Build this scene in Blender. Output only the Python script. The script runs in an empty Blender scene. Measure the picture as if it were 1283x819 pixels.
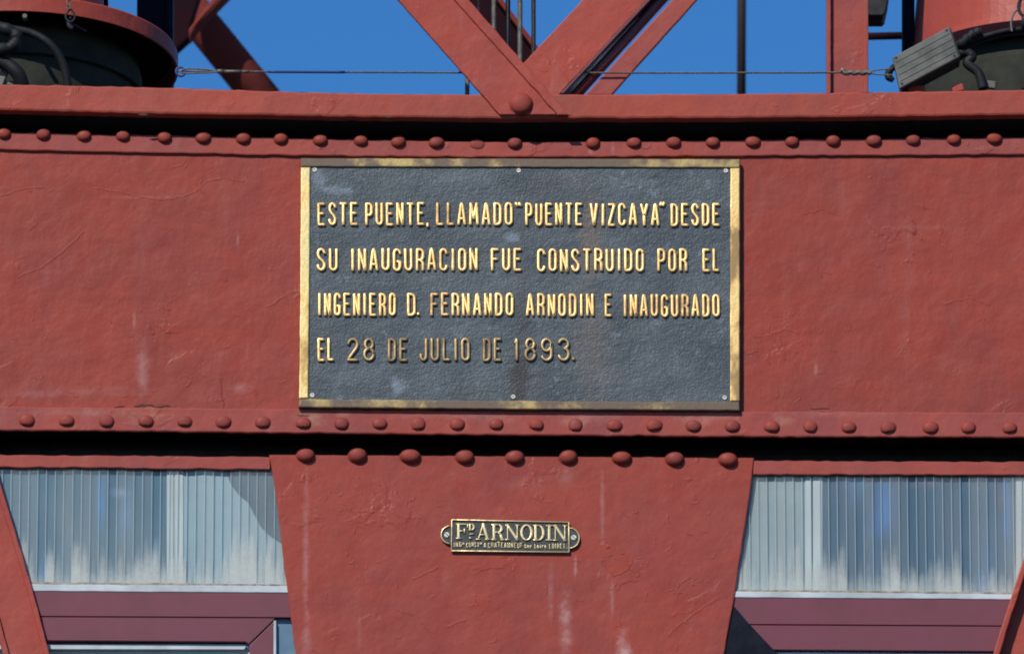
import bpy, bmesh, math, random
from mathutils import Vector, Matrix
R = math.radians
random.seed(7)
sc = bpy.context.scene
C = sc.collection

# ---------------------------------------------------------------- camera
PW, PH = 1283.0, 819.0
PITCH, DIST, LENS, SENS = R(20), 30.0, 420.0, 36.0
CEN = Vector((0, 0, 12.0))                      # middle of the picture, on the web plate
FWD = Vector((0, math.cos(PITCH), math.sin(PITCH)))
UPV = Vector((0, -math.sin(PITCH), math.cos(PITCH)))
CAM = CEN - FWD * DIST
cd = bpy.data.cameras.new('camera'); cam = bpy.data.objects.new('camera', cd); C.objects.link(cam)
cam.location = CAM; cam.rotation_euler = (math.pi/2 + PITCH, 0, 0)
cd.lens = LENS; cd.sensor_width = SENS; cd.clip_start = 0.5; cd.clip_end = 20000
cd.dof.use_dof = True; cd.dof.focus_distance = DIST; cd.dof.aperture_fstop = 8.0
sc.camera = cam

# ---------------------------------------------------------------- sky and sun
EL, AZ = R(40), R(30)                            # sun high on the left, behind the camera
w = bpy.data.worlds.new('World'); sc.world = w; w.use_nodes = True
nt = w.node_tree; bg = nt.nodes['Background']
sky = nt.nodes.new('ShaderNodeTexSky'); sky.sky_type = 'NISHITA'; sky.sun_disc = False
sky.sun_elevation = EL; sky.sun_rotation = math.pi + AZ
sky.air_density = 1.0; sky.dust_density = 0.0; sky.ozone_density = 4.0; sky.altitude = 1500
hs = nt.nodes.new('ShaderNodeHueSaturation'); hs.inputs['Saturation'].default_value = 1.27; hs.inputs['Value'].default_value = 1.0; hs.inputs['Hue'].default_value = 0.504
nt.links.new(sky.outputs[0], hs.inputs['Color']); nt.links.new(hs.outputs[0], bg.inputs[0]); bg.inputs[1].default_value = 0.138
sd = bpy.data.lights.new('sun', 'SUN'); sun = bpy.data.objects.new('sun', sd); C.objects.link(sun)
sv = Vector((-math.sin(AZ)*math.cos(EL), -math.cos(AZ)*math.cos(EL), math.sin(EL)))
sun.rotation_euler = sv.to_track_quat('Z', 'Y').to_euler()
sun.location = (-10, -18, 40)
sd.energy = 4.6; sd.angle = R(0.5); sd.color = (1.0, 0.94, 0.86)
sc.view_settings.view_transform = 'Standard'; sc.view_settings.look = 'None'
sc.cycles.filter_width = 1.9
sc.view_settings.exposure = 0.0; sc.view_settings.gamma = 1.0

# ---------------------------------------------------------------- helpers
def W(px, py, Y=0.0):
    """point of the plane y = Y that the picture shows at px, py"""
    k = SENS / LENS / PW
    d = FWD + Vector((1, 0, 0)) * ((px - PW/2) * k) + UPV * ((PH/2 - py) * k)
    return CAM + d * ((Y - CAM.y) / d.y)

def lerp(tab, x):
    if x <= tab[0][0]: a, b = tab[0], tab[1]
    elif x >= tab[-1][0]: a, b = tab[-2], tab[-1]; 
    else:
        for a, b in zip(tab, tab[1:]):
            if a[0] <= x <= b[0]: break
    t = (x - a[0]) / (b[0] - a[0])
    t = max(-0.6, min(1.6, t))
    return a[1] + (b[1] - a[1]) * t

def link(name, me, mat=None, parent=None):
    o = bpy.data.objects.new(name, me); C.objects.link(o)
    if mat is not None and me is not None and not me.materials: me.materials.append(mat)
    if parent is not None: o.parent = parent
    return o

def obj(name, bm, mat=None, parent=None, smooth=False):
    bmesh.ops.recalc_face_normals(bm, faces=bm.faces)
    me = bpy.data.meshes.new(name); bm.to_mesh(me); bm.free()
    if smooth:
        me.polygons.foreach_set('use_smooth', [True]*len(me.polygons))
    return link(name, me, mat, parent)

def thing(name, label, cat, group=None):
    o = bpy.data.objects.new(name, None); C.objects.link(o)
    o.empty_display_size = 0.1
    return tag(o, label, cat, group)

def tag(o, label, cat, group=None):
    o['label'] = label; o['category'] = cat
    if group: o['group'] = group
    return o

def ring_faces(bm, a, b):
    n = len(a)
    for i in range(n):
        bm.faces.new((a[i], a[(i+1) % n], b[(i+1) % n], b[i]))

def resample(pts, step, jit):
    out = []
    n = len(pts)
    for i in range(n):
        a = Vector(pts[i]); b = Vector(pts[(i+1) % n]); L = (b-a).length
        m = max(1, int(L/step))
        nrm = Vector((-(b-a).y, (b-a).x)).normalized() if L > 0 else Vector((0, 0))
        for j in range(m):
            p = a.lerp(b, j/m)
            if j: p = p + nrm * random.gauss(0, jit)
            out.append(p)
    return out

def prism(bm, pts, Y0, T, bev=0.002, step=9, jit=0.0, hole=None, seg=2):
    """pts: outline in picture units on plane y = Y0, front face there, extruded T metres back"""
    pp = resample(pts, step, jit) if jit > 0 else [Vector(p) for p in pts]
    P = [W(p.x, p.y, Y0) for p in pp]
    n = len(P)
    area = sum(P[i].x*P[(i+1) % n].z - P[(i+1) % n].x*P[i].z for i in range(n))
    s = 1 if area > 0 else -1
    N = []
    for i in range(n):
        d1 = (P[i]-P[i-1]); d2 = (P[(i+1) % n]-P[i])
        n1 = Vector((-d1.z, 0, d1.x)).normalized(); n2 = Vector((-d2.z, 0, d2.x)).normalized()
        m = n1+n2
        if m.length < 1e-5: m = n1
        m.normalize(); c = max(0.4, m.dot(n1))
        N.append(m*(s/c))
    rings = []
    if bev > 0:
        for k in range(seg+1):
            a = math.pi/2*k/seg
            off = bev*(1-math.sin(a)); y = bev*(1-math.cos(a))
            rings.append([bm.verts.new(P[i]+N[i]*off+Vector((0, y, 0))) for i in range(n)])
    else:
        rings.append([bm.verts.new(p) for p in P])
    rings.append([bm.verts.new(P[i]+Vector((0, T, 0))) for i in range(n)])
    bm.faces.new(rings[0])
    for a, b in zip(rings, rings[1:]): ring_faces(bm, a, b)
    bm.faces.new(list(reversed(rings[-1])))

def plate(name, pts, Y0, T, mat, parent=None, bev=0.002, step=9, jit=0.0):
    bm = bmesh.new(); prism(bm, pts, Y0, T, bev, step, jit)
    return obj(name, bm, mat, parent)

def band(top, bot, xs):
    """outline between two height tables"""
    return [(x, lerp(top, x)) for x in xs] + [(x, lerp(bot, x)) for x in reversed(xs)]

def tube(bm, pts, r, n=8, caps=True, twist=0):
    """round tube through world points; r number or list"""
    rings = []
    up0 = None
    for i, p in enumerate(pts):
        a = pts[max(0, i-1)]; b = pts[min(len(pts)-1, i+1)]
        d = (b-a).normalized()
        u = d.cross(Vector((0, 1, 0)))
        if u.length < 1e-3: u = d.cross(Vector((1, 0, 0)))
        if up0 is not None:
            u = up0 - d*up0.dot(d)
        u.normalize(); up0 = u.copy(); v = d.cross(u)
        rr = r[i] if isinstance(r, (list, tuple)) else r
        rings.append([bm.verts.new(p + (u*math.cos(2*math.pi*k/n)+v*math.sin(2*math.pi*k/n))*rr) for k in range(n)])
    for a, b in zip(rings, rings[1:]): ring_faces(bm, a, b)
    if caps:
        bm.faces.new(rings[0]); bm.faces.new(list(reversed(rings[-1])))

def rope(bm, a, b, r, strands=5, pitch=0.05, seg=None):
    """laid wire rope: strands twisted round each other"""
    L = (b-a).length; d = (b-a).normalized()
    u = d.cross(Vector((0, 1, 0))).normalized(); v = d.cross(u)
    n = seg or max(8, int(L/pitch*6))
    for s in range(strands):
        pts = []
        for i in range(n+1):
            t = i/n; an = 2*math.pi*(L*t/pitch + s/strands)
            pts.append(a.lerp(b, t)+(u*math.cos(an)+v*math.sin(an))*r*0.55)
        tube(bm, pts, r*0.5, 5)

def smooth_path(pts, n=6):
    out = []
    for i in range(len(pts)-1):
        p0 = pts[max(0, i-1)]; p1 = pts[i]; p2 = pts[i+1]; p3 = pts[min(len(pts)-1, i+2)]
        for k in range(n):
            t = k/n
            out.append(0.5*((2*p1)+(p2-p0)*t+(2*p0-5*p1+4*p2-p3)*t*t+(3*p1-p0-3*p2+p3)*t**3))
    out.append(pts[-1].copy()); return out

def lathe(bm, prof, c, n=48, a0=0, a1=2*math.pi):
    """prof: (radius, z) pairs, axis vertical through c"""
    rings = []
    for r, z in prof:
        rings.append([bm.verts.new((c.x+r*math.cos(2*math.pi*k/n), c.y+r*math.sin(2*math.pi*k/n), c.z+z)) for k in range(n)])
    for a, b in zip(rings, rings[1:]): ring_faces(bm, a, b)
    bm.faces.new(rings[0]); bm.faces.new(list(reversed(rings[-1])))

def box(bm, c, s, rot=None, bev=0.0):
    m = Matrix.Translation(c) @ (rot.to_4x4() if rot else Matrix.Identity(4)) @ Matrix.Diagonal((s[0], s[1], s[2], 1))
    r = bmesh.ops.create_cube(bm, size=1, matrix=m)
    if bev > 0:
        es = list({e for v in r['verts'] for e in v.link_edges})
        bmesh.ops.bevel(bm, geom=es, offset=bev, segments=2, affect='EDGES', profile=0.5)

# ---------------------------------------------------------------- materials
class M:
    def __init__(s, name):
        s.m = bpy.data.materials.new(name); s.m.use_nodes = True
        s.nt = s.m.node_tree; s.b = s.nt.nodes['Principled BSDF']
        s.out = s.nt.nodes['Material Output']
        g = s.n('ShaderNodeNewGeometry'); s.pos = g.outputs['Position']
    def n(s, t, **k):
        x = s.nt.nodes.new(t)
        for a, b in k.items(): setattr(x, a, b)
        return x
    def l(s, a, b): s.nt.links.new(a, b)
    def map(s, scale=(1, 1, 1), loc=(0, 0, 0)):
        m = s.n('ShaderNodeMapping'); s.l(s.pos, m.inputs[0])
        m.inputs['Scale'].default_value = scale; m.inputs['Location'].default_value = loc
        return m.outputs[0]
    def noise(s, scale, detail=4, rough=0.55, stretch=(1, 1, 1), loc=(0, 0, 0), dist=0.0):
        t = s.n('ShaderNodeTexNoise'); s.l(s.map(stretch, loc), t.inputs['Vector'])
        t.inputs['Scale'].default_value = scale; t.inputs['Detail'].default_value = detail
        t.inputs['Roughness'].default_value = rough; t.inputs['Distortion'].default_value = dist
        return t.outputs[0]
    def math(s, op, a, b=None, clamp=False):
        x = s.n('ShaderNodeMath', operation=op, use_clamp=clamp)
        for i, v in enumerate((a, b)):
            if v is None: continue
            if isinstance(v, (int, float)): x.inputs[i].default_value = v
            else: s.l(v, x.inputs[i])
        return x.outputs[0]
    def ramp(s, v, a, b, lo=0.0, hi=1.0):
        x = s.n('ShaderNodeMapRange', interpolation_type='SMOOTHSTEP'); s.l(v, x.inputs[0])
        x.inputs[1].default_value = a; x.inputs[2].default_value = b
        x.inputs[3].default_value = lo; x.inputs[4].default_value = hi
        return x.outputs[0]
    def mix(s, f, a, b, blend='MIX'):
        x = s.n('ShaderNodeMix', data_type='RGBA', blend_type=blend)
        if isinstance(f, (int, float)): x.inputs[0].default_value = f
        else: s.l(f, x.inputs[0])
        for i, v in ((6, a), (7, b)):
            if isinstance(v, tuple): x.inputs[i].default_value = (*v[:3], 1)
            else: s.l(v, x.inputs[i])
        return x.outputs[2]
    def bump(s, h, dist, strength=1.0, prev=None):
        x = s.n('ShaderNodeBump'); s.l(h, x.inputs['Height'])
        x.inputs['Distance'].default_value = dist; x.inputs['Strength'].default_value = strength
        if prev is not None: s.l(prev, x.inputs['Normal'])
        return x.outputs[0]
    def set(s, color=None, rough=None, metal=None, normal=None, spec=None):
        for k, v in (('Base Color', color), ('Roughness', rough), ('Metallic', metal), ('Normal', normal), ('Specular IOR Level', spec)):
            if v is None: continue
            i = s.b.inputs[k]
            if isinstance(v, tuple): i.default_value = (*v[:3], 1)
            elif isinstance(v, (int, float)): i.default_value = v
            else: s.l(v, i)
        return s.m

def blob(m, px, py, rx, ry, Y=0.0, soft=0.6, warp=None):
    """0..1 mask of a soft ellipse round a place on the plane"""
    c = W(px, py, Y); k = 2.0*0.001
    mp = m.n('ShaderNodeMapping'); m.l(m.pos, mp.inputs[0])
    mp.inputs['Location'].default_value = (-c.x/(rx*k), 0, -c.z/(ry*k))
    mp.inputs['Scale'].default_value = (1/(rx*k), 0, 1/(ry*k))
    v = mp.outputs[0]
    ln = m.n('ShaderNodeVectorMath', operation='LENGTH'); m.l(v, ln.inputs[0])
    L = ln.outputs['Value']
    if warp is not None: L = m.math('ADD', L, warp)
    return m.ramp(L, 1.0, soft, 0.0, 1.0)

def red_paint(name, base=(0.33, 0.058, 0.039), streaks=(), pale=0.25, seed=0.0, relief=1.0, rough=0.46, spec=0.18):
    m = M(name)
    big = m.noise(2.2, 5, 0.6, loc=(seed, 0, seed))
    mid = m.noise(9, 6, 0.62, loc=(seed, 3, 1))
    fine = m.noise(140, 3, 0.6)
    vert = m.noise(14, 4, 0.6, stretch=(1, 1, 0.12), loc=(seed, 0, 0))
    col = m.mix(m.ramp(big, 0.3, 0.72), base, (base[0]*0.84, base[1]*0.9, base[2]*0.95))
    col = m.mix(m.ramp(mid, 0.50, 0.78, 0, 0.4), col, (base[0]*1.1, base[1]*1.3, base[2]*1.3))
    col = m.mix(m.ramp(vert, 0.58, 0.8, 0, pale), col, (0.36, 0.17, 0.15))
    col = m.mix(m.ramp(fine, 0.3, 0.8, 0, 0.22), col, (base[0]*0.72, base[1]*0.7, base[2]*0.7))
    # hand-brushed coats of slightly different reds, sooty and chalky patches
    coat = m.ramp(m.noise(3.1, 7, 0.7, stretch=(1, 1, 1.5), loc=(seed+2, 0, 6), dist=0.4), 0.42, 0.58)
    col = m.mix(m.math('MULTIPLY', coat, 0.45), col, (base[0]*1.10, base[1]*0.92, base[2]*0.72))
    soot = m.ramp(m.noise(4.4, 6, 0.65, stretch=(1, 1, 0.5), loc=(seed+7, 0, 2)), 0.46, 0.72, 0, 0.60)
    col = m.mix(soot, col, (base[0]*0.70, base[1]*0.86, base[2]*1.05))
    chalk = m.ramp(m.noise(7.5, 7, 0.72, loc=(seed+3, 0, 12)), 0.56, 0.76, 0, 0.30)
    col = m.mix(chalk, col, (base[0]*1.15, base[1]*2.1, base[2]*2.6))
    # tiny dark pits
    pit = m.noise(55, 2, 0.5, loc=(seed, 7, 0))
    col = m.mix(m.ramp(pit, 0.72, 0.80, 0, 0.55), col, (0.10, 0.03, 0.03))
    wv = m.math('MULTIPLY', m.math('SUBTRACT', m.noise(45, 5, 0.7), 0.5), 1.5)
    for (px, py, rx, ry, st, c) in streaks:
        k = m.math('MULTIPLY', m.math('MULTIPLY', blob(m, px, py, rx*1.35, ry, 0.0, -0.1, wv), st*0.68), m.ramp(m.noise(26, 4, .6, loc=(px*.01, 0, 0)), .32, .6, .35, 1))
        col = m.mix(k, col, c)
    # relief: lumps, orange peel, wrinkle lines and edges of old flaking coats
    h1 = m.noise(11, 4, 0.5, loc=(seed, 0, 2))
    h2 = m.noise(50, 4, 0.55)
    nb = m.bump(h1, 0.010*relief, 0.5)
    nb = m.bump(h2, 0.0011*relief, 0.5, nb)
    # edges of old coats: only in scattered patches
    where = m.ramp(m.noise(4.5, 2, 0.5, loc=(seed+11, 0, 3)), 0.52, 0.66)
    fl = m.noise(5.0, 6, 0.55, loc=(seed+4, 0, 9), dist=0.5)
    fl2 = m.math('MULTIPLY', m.ramp(fl, 0.56, 0.60), where)
    nb = m.bump(fl2, 0.0014*relief, 0.7, nb)
    fl3 = m.math('MULTIPLY', m.ramp(m.noise(22, 5, 0.6, loc=(seed, 2, 5), dist=0.5), 0.60, 0.68), where)
    nb = m.bump(fl3, 0.0016*relief, 0.7, nb)
    nb = m.bump(fine, 0.0004, 0.5, nb)
    r = m.ramp(mid, 0.3, 0.8, rough-0.05, rough+0.16)
    return m.set(col, r, 0.0, nb, spec)

PALE = (0.42, 0.24, 0.22)
WHITE_ST = (0.50, 0.36, 0.34)
red = red_paint('red_bridge_paint')
red_web = red_paint('red_paint_of_web', base=(0.275, 0.047, 0.031), seed=1.7, relief=1.25, streaks=(
    (178, 462, 9, 50, 0.42, WHITE_ST), (112, 490, 90, 12, 0.25, PALE), (300, 486, 14, 10, 0.3, WHITE_ST),
    (40, 493, 40, 8, 0.28, PALE), (310, 436, 3, 26, 0.25, PALE), (168, 400, 2.5, 18, 0.35, WHITE_ST),
    (180, 247, 60, 3.0, 0.28, PALE), (298, 300, 2.4, 14, 0.3, WHITE_ST),
    (1022, 460, 3, 14, 0.35, WHITE_ST), (1150, 285, 60, 6, 0.15, PALE)))
red_strip = red_paint('red_paint_of_angles', base=(0.30, 0.062, 0.048), seed=5.1, pale=0.35, rough=0.5, streaks=(
    (180, 520, 32, 18, 0.45, (0.42, 0.22, 0.14)), (388, 524, 20, 16, 0.75, (0.40, 0.27, 0.18)), (722, 528, 16, 12, 0.7, (0.42, 0.26, 0.20)), (868, 528, 22, 12, 0.6, (0.42, 0.24, 0.18)), (432, 520, 10, 7, 0.6, (0.46, 0.30, 0.22)), (575, 536, 14, 7, 0.6, (0.40, 0.22, 0.14)), (620, 526, 30, 8, 0.45, (0.42, 0.24, 0.20)), (985, 528, 14, 10, 0.5, (0.42, 0.22, 0.16)),
    (100, 518, 70, 7, 0.35, PALE), (740, 522, 50, 14, 0.3, PALE), (905, 522, 30, 12, 0.4, PALE),
    (740, 188, 4, 12, 0.4, WHITE_ST), (768, 188, 3, 12, 0.4, WHITE_ST), (560, 522, 90, 8, 0.25, PALE), (1040, 520, 90, 6, 0.25, PALE)))
red_top = red_paint('red_paint_of_top_chord', base=(0.325, 0.062, 0.040), seed=8.3, rough=0.5, streaks=(
    (600, 130, 9, 14, 0.4, (0.30, 0.17, 0.15)), (1110, 128, 14, 4, 0.5, (0.16, 0.04, 0.04)), (1085, 127, 10, 4, 0.45, (0.18, 0.05, 0.05)),
    (190, 124, 40, 8, 0.3, (0.26, 0.07, 0.06))))
red_gus = red_paint('red_paint_of_gusset', base=(0.285, 0.050, 0.035), seed=2.9, relief=1.0, pale=0.12, streaks=(
    (708, 775, 9, 56, 0.62, WHITE_ST), (782, 815, 11, 40, 0.9, (0.55, 0.40, 0.37)), (383, 690, 4.5, 150, 0.38, WHITE_ST),
    (384, 800, 6, 60, 0.3, WHITE_ST), (755, 640, 3, 90, 0.28, WHITE_ST), (721, 705, 2.5, 24, 0.5, WHITE_ST),
    (767, 745, 3, 34, 0.35, WHITE_ST), (560, 720, 8, 28, 0.22, PALE), (660, 600, 40, 20, 0.12, PALE), (690, 740, 4, 60, 0.25, WHITE_ST),
    (450, 780, 3, 50, 0.15, WHITE_ST), (710, 590, 12, 26, 0.2, WHITE_ST)))
red_riv = red_paint('red_paint_of_rivets', base=(0.25, 0.046, 0.033), seed=3.3, relief=0.5, rough=0.55)
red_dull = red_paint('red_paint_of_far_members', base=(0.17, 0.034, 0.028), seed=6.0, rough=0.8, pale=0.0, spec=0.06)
red_deep = red_paint('dark_red_paint_and_shade', base=(0.018, 0.006, 0.009), seed=9.0, rough=0.8, pale=0.0, spec=0.03)  # near-black red, also holds the painted shade of undersides and far members
red_brace_side = red_paint('shaded_side_paint_of_brace', base=(0.12, 0.026, 0.034), seed=9.3, rough=0.45, pale=0.0, spec=0.4)  # darker red with the side's shade put into the colour
red_flake = red_paint('primer_under_flake', base=(0.30, 0.056, 0.040), seed=9.7, relief=2.2, rough=0.7, pale=0.05)

def simple(name, col, rough=0.5, metal=0.0, var=0.25, nscale=30, bump=0.001, col2=None, spec=0.4):
    m = M(name)
    f = m.noise(nscale, 5, 0.6)
    c = m.mix(m.ramp(f, 0.3, 0.75, 0, 1), col, col2 or tuple(v*(1-var) for v in col))
    return m.set(c, m.ramp(f, 0.3, 0.7, rough, min(1, rough+0.15)), metal, m.bump(m.noise(nscale*3, 4), bump, 0.6), spec)

maroon = simple('maroon_window_paint', (0.150, 0.030, 0.046), 0.42, var=0.25, nscale=7, bump=0.0006)
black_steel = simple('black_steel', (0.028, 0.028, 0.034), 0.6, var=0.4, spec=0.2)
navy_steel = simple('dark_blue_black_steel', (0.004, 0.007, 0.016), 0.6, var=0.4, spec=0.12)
lamp_grey = simple('olive_grey_cast_metal', (0.030, 0.032, 0.024), 0.7, var=0.4, nscale=14, spec=0.2)
rubber = simple('black_rubber', (0.010, 0.011, 0.012), 0.55, var=0.4, spec=0.25)
box_grey = simple('weathered_grey_metal', (0.125, 0.122, 0.108), 0.65, var=0.35, nscale=22, bump=0.002)
steel_rope = simple('greased_wire_rope', (0.16, 0.145, 0.12), 0.5, 0.4, var=0.5, nscale=90)
steel_dark = simple('dark_wire_rope', (0.03, 0.03, 0.035), 0.5, 0.3, var=0.5, nscale=90)
blue_sleeve = simple('blue_plastic_sleeve', (0.02, 0.04, 0.16), 0.4, var=0.3)
screw_metal = simple('pale_screw_metal', (0.55, 0.53, 0.46), 0.45, 0.6, var=0.3, nscale=200)
moss = simple('dark_rust_and_moss', (0.045, 0.030, 0.018), 0.9, var=0.6, nscale=120, col2=(0.12, 0.06, 0.025))
white_al = simple('white_window_profile', (0.47, 0.52, 0.54), 0.5, var=0.35, nscale=12, bump=0.0005)
pale_board = simple('pale_mullion_board', (0.46, 0.48, 0.44), 0.6, var=0.1, nscale=8)
pane_blue = simple('blue_grey_pane', (0.10, 0.17, 0.23), 0.15, var=0.5, nscale=4, bump=0.0, col2=(0.30, 0.36, 0.40))

def brass(name, bright=(0.90, 0.60, 0.22), dull=(0.23, 0.17, 0.10), lo=0.4, hi=0.62, rough=0.33, scale=9, metal=0.9, stretch=(1,1,1)):
    m = M(name)
    f = m.noise(scale, 5, 0.62, stretch=stretch)
    k = m.ramp(f, lo, hi)
    fine = m.noise(160, 3, 0.6)
    c = m.mix(k, bright, dull)
    c = m.mix(m.ramp(fine, 0.55, 0.8, 0, 0.35), c, dull)
    return m.set(c, m.ramp(f, lo, hi, rough, rough+0.22), metal, m.bump(m.noise(120, 4), 0.0008, 0.6))
brass_letter = brass('polished_brass_letters', (1.0, 0.64, 0.24), (0.36, 0.22, 0.095), 0.46, 0.78, 0.44, 9)
brass_dull = brass('tarnished_brass_letters', (0.42, 0.29, 0.13), (0.24, 0.165, 0.085), 0.4, 0.65, 0.46, 14)
brass_side = brass('rubbed_brass_side_bar', (0.98, 0.70, 0.27), (0.36, 0.24, 0.09), 0.44, 0.66, 0.36, 12, stretch=(1, 1, 0.5))
brass_right = brass('worn_gold_side_bar', (0.86, 0.58, 0.21), (0.30, 0.20, 0.09), 0.40, 0.64, 0.42, 14, stretch=(1, 1, 0.5))
brass_edge = brass('tarnished_brass_bar', (0.46, 0.33, 0.12), (0.14, 0.105, 0.078), 0.30, 0.50, 0.42, 8, 0.75)
brass_small = brass('aged_brass_of_name_plate', (0.74, 0.60, 0.32), (0.44, 0.33, 0.17), 0.4, 0.7, 0.38, 30, 0.8)
patina = simple('black_patina_ground', (0.022, 0.026, 0.026), 0.5, 0.2, var=0.5, nscale=90, bump=0.001, col2=(0.07, 0.075, 0.07))

def slate():
    m = M('blue_grey_cast_ground')
    a = m.noise(6, 6, 0.65); b = m.noise(26, 6, 0.7, loc=(3, 0, 1)); f = m.noise(110, 4, 0.65); h = m.noise(10, 5, 0.6, stretch=(0.35, 1, 1.4), loc=(1, 0, 4))
    c = m.mix(m.ramp(a, 0.34, 0.68), (0.031, 0.044, 0.052), (0.066, 0.083, 0.090))
    c = m.mix(m.ramp(h, 0.5, 0.72, 0, 0.55), c, (0.048, 0.064, 0.080))
    c = m.mix(m.ramp(b, 0.56, 0.74, 0, 0.6), c, (0.165, 0.215, 0.250))
    c = m.mix(m.ramp(f, 0.30, 0.55, 0.55, 0), c, (0.035, 0.045, 0.055))
    wv = m.math('MULTIPLY', m.math('SUBTRACT', m.noise(30, 6, 0.7, loc=(0, 4, 0)), 0.5), 1.8)
    for px, py, rx, ry, st, cc in ((741, 300, 19, 70, 0.95, (0.095, 0.078, 0.066)), (652, 482, 20, 62, 1.0, (0.026, 0.024, 0.024)), (690, 300, 60, 20, .35, (.09, .105, .11)), (430, 470, 60, 26, .35, (.09, .11, .12)), (560, 225, 70, 12, .4, (.095, .115, .125)), (800, 470, 90, 22, .3, (.088, .105, .115)), (700, 250, 40, 60, .35, (.036, .042, .046)), (860, 250, 40, 18, .35, (.088, .105, .115)), (655, 400, 14, 80, .6, (.036, .036, .038)), (742, 430, 34, 110, 0.6, (0.098, 0.088, 0.080)), (655, 330, 9, 120, 0.35, (0.05, 0.055, 0.06)),
                                 (635, 348, 9, 8, 0.9, (0.03, 0.045, 0.06)), (618, 408, 9, 5, 0.9, (0.03, 0.045, 0.06)), (404, 356, 16, 8, 0.7, (0.04, 0.055, 0.07)), (498, 488, 14, 16, 0.5, (0.20, 0.25, 0.29)), (640, 300, 16, 9, 0.5, (0.2, 0.25, 0.29)),
                                 (905, 225, 12, 14, 0.6, (0.04, 0.05, 0.06)), (885, 420, 30, 16, 0.4, (0.05, 0.065, 0.08)), (400, 225, 14, 22, 0.45, (0.18, 0.22, 0.26)), (423, 242, 24, 8, 0.4, (0.19, 0.24, 0.28))):
        c = m.mix(m.math('MULTIPLY', blob(m, px, py, rx, ry, 0, 0.2, wv), st), c, cc)
    n1 = m.bump(m.noise(16, 4, 0.6, stretch=(0.6, 1, 1.2)), 0.006, 0.5)
    n1 = m.bump(m.noise(85, 6, 0.7), 0.0022, 0.7, n1)
    n1 = m.bump(m.noise(190, 3, 0.6), 0.0014, 0.8, n1)
    return m.set(c, 0.44, 0.12, n1, 0.4)
slate_m = slate()

# ---------------------------------------------------------------- ground
bm = bmesh.new()
bmesh.ops.create_grid(bm, x_segments=8, y_segments=8, size=4000)
g = obj('ground', bm, simple('quay_paving', (0.030, 0.030, 0.030), 0.85, var=0.4, nscale=2, bump=0.01)); g['kind'] = 'structure'

# ---------------------------------------------------------------- height tables (picture units)
XS = list(range(-420, 1720, 20))
T_TOP = [(0, 105), (100, 107), (214, 109.5), (350, 114), (470, 117), (640, 118), (820, 117.5), (933, 117), (1100, 115), (1283, 112)]
T_BOT = [(0, 138), (100, 140.5), (214, 143), (350, 145), (470, 147), (640, 148.5), (820, 148.5), (933, 148), (1100, 146.5), (1283, 144)]
S_BOT = [(0, 187.5), (100, 190), (214, 192), (350, 194.5), (470, 196), (640, 197), (933, 195.5), (1100, 195), (1283, 193.5)]
B_TOP = [(0, 509), (140, 510.5), (400, 512), (640, 513.5), (933, 515), (1283, 516.5)]
B_BOT = [(0, 538.5), (200, 540), (470, 543), (640, 544.5), (933, 546.5), (1283, 547.5)]
E_TOP = [(0, 166), (100, 168.5), (214, 170.5), (350, 173), (470, 176), (640, 178.5), (820, 177.2), (933, 176), (1100, 174.5), (1283, 172.3)]
E_LOW = [(0, 569.5), (335, 572), (640, 574), (945, 576.5), (1283, 578)]
L_BOT = [(0, 584.5), (335, 588.0), (640, 591), (945, 594), (1283, 595)]

Y_WEB, Y_STR, Y_CH, Y_BST, Y_GUS = 0.0, -0.008, -0.058, -0.008, 0.037

girder = thing('girder', 'long red riveted plate girder that carries the brass-framed plaque', 'girder')
dz = lambda t, d: [(x, y+d) for x, y in t]
# web: ends inside the two rows of angles
bm = bmesh.new(); prism(bm, band(dz(S_BOT, -9), dz(B_BOT, -6), XS), Y_WEB, 0.014, 0, 0)
obj('web_plate', bm, red_web, girder)
def jband(t, b, amp=0.35):
    return [(x, y+random.gauss(0, amp)) for x, y in band(t, b, list(range(-420, 1720, 10)))]
plate('top_angle', jband(dz(E_TOP, -0.8), S_BOT), Y_STR, 0.0075, red_strip, girder, 0.0035)
plate('bottom_angle', jband(B_TOP, B_BOT), Y_BST, 0.0075, red_strip, girder, 0.0035)
plate('top_chord', jband(T_TOP, T_BOT, 0.3), Y_CH, 0.028, red_top, girder, 0.006)
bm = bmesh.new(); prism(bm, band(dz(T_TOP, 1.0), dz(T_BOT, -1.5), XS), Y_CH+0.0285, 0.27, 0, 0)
obj('chord_soffit', bm, black_steel, girder)  # black here puts the shade of the slot into the colour
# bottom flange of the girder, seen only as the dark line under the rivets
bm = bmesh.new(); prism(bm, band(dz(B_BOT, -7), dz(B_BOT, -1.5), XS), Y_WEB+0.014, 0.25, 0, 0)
obj('bottom_flange', bm, red_deep, girder)  # shade under the girder's edge put into the near-black colour
# back of the two open slots between the flanges, shade put in as black
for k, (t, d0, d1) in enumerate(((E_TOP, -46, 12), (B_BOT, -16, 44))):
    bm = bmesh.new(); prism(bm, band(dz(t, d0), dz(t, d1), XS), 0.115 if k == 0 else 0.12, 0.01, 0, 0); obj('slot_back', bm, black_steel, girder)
# lower angle that closes the window head, left and right of the gusset one continuous piece
for xs in (list(range(-420, 330, 10))+[338.5], [943.8]+list(range(956, 1720, 10))):
    pts = [(x, y+random.gauss(0, .4)) for x, y in band(E_LOW, L_BOT, xs)]
    plate('lower_angle', pts, 0.0405, 0.006, red_strip, girder, 0.0025)

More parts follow.
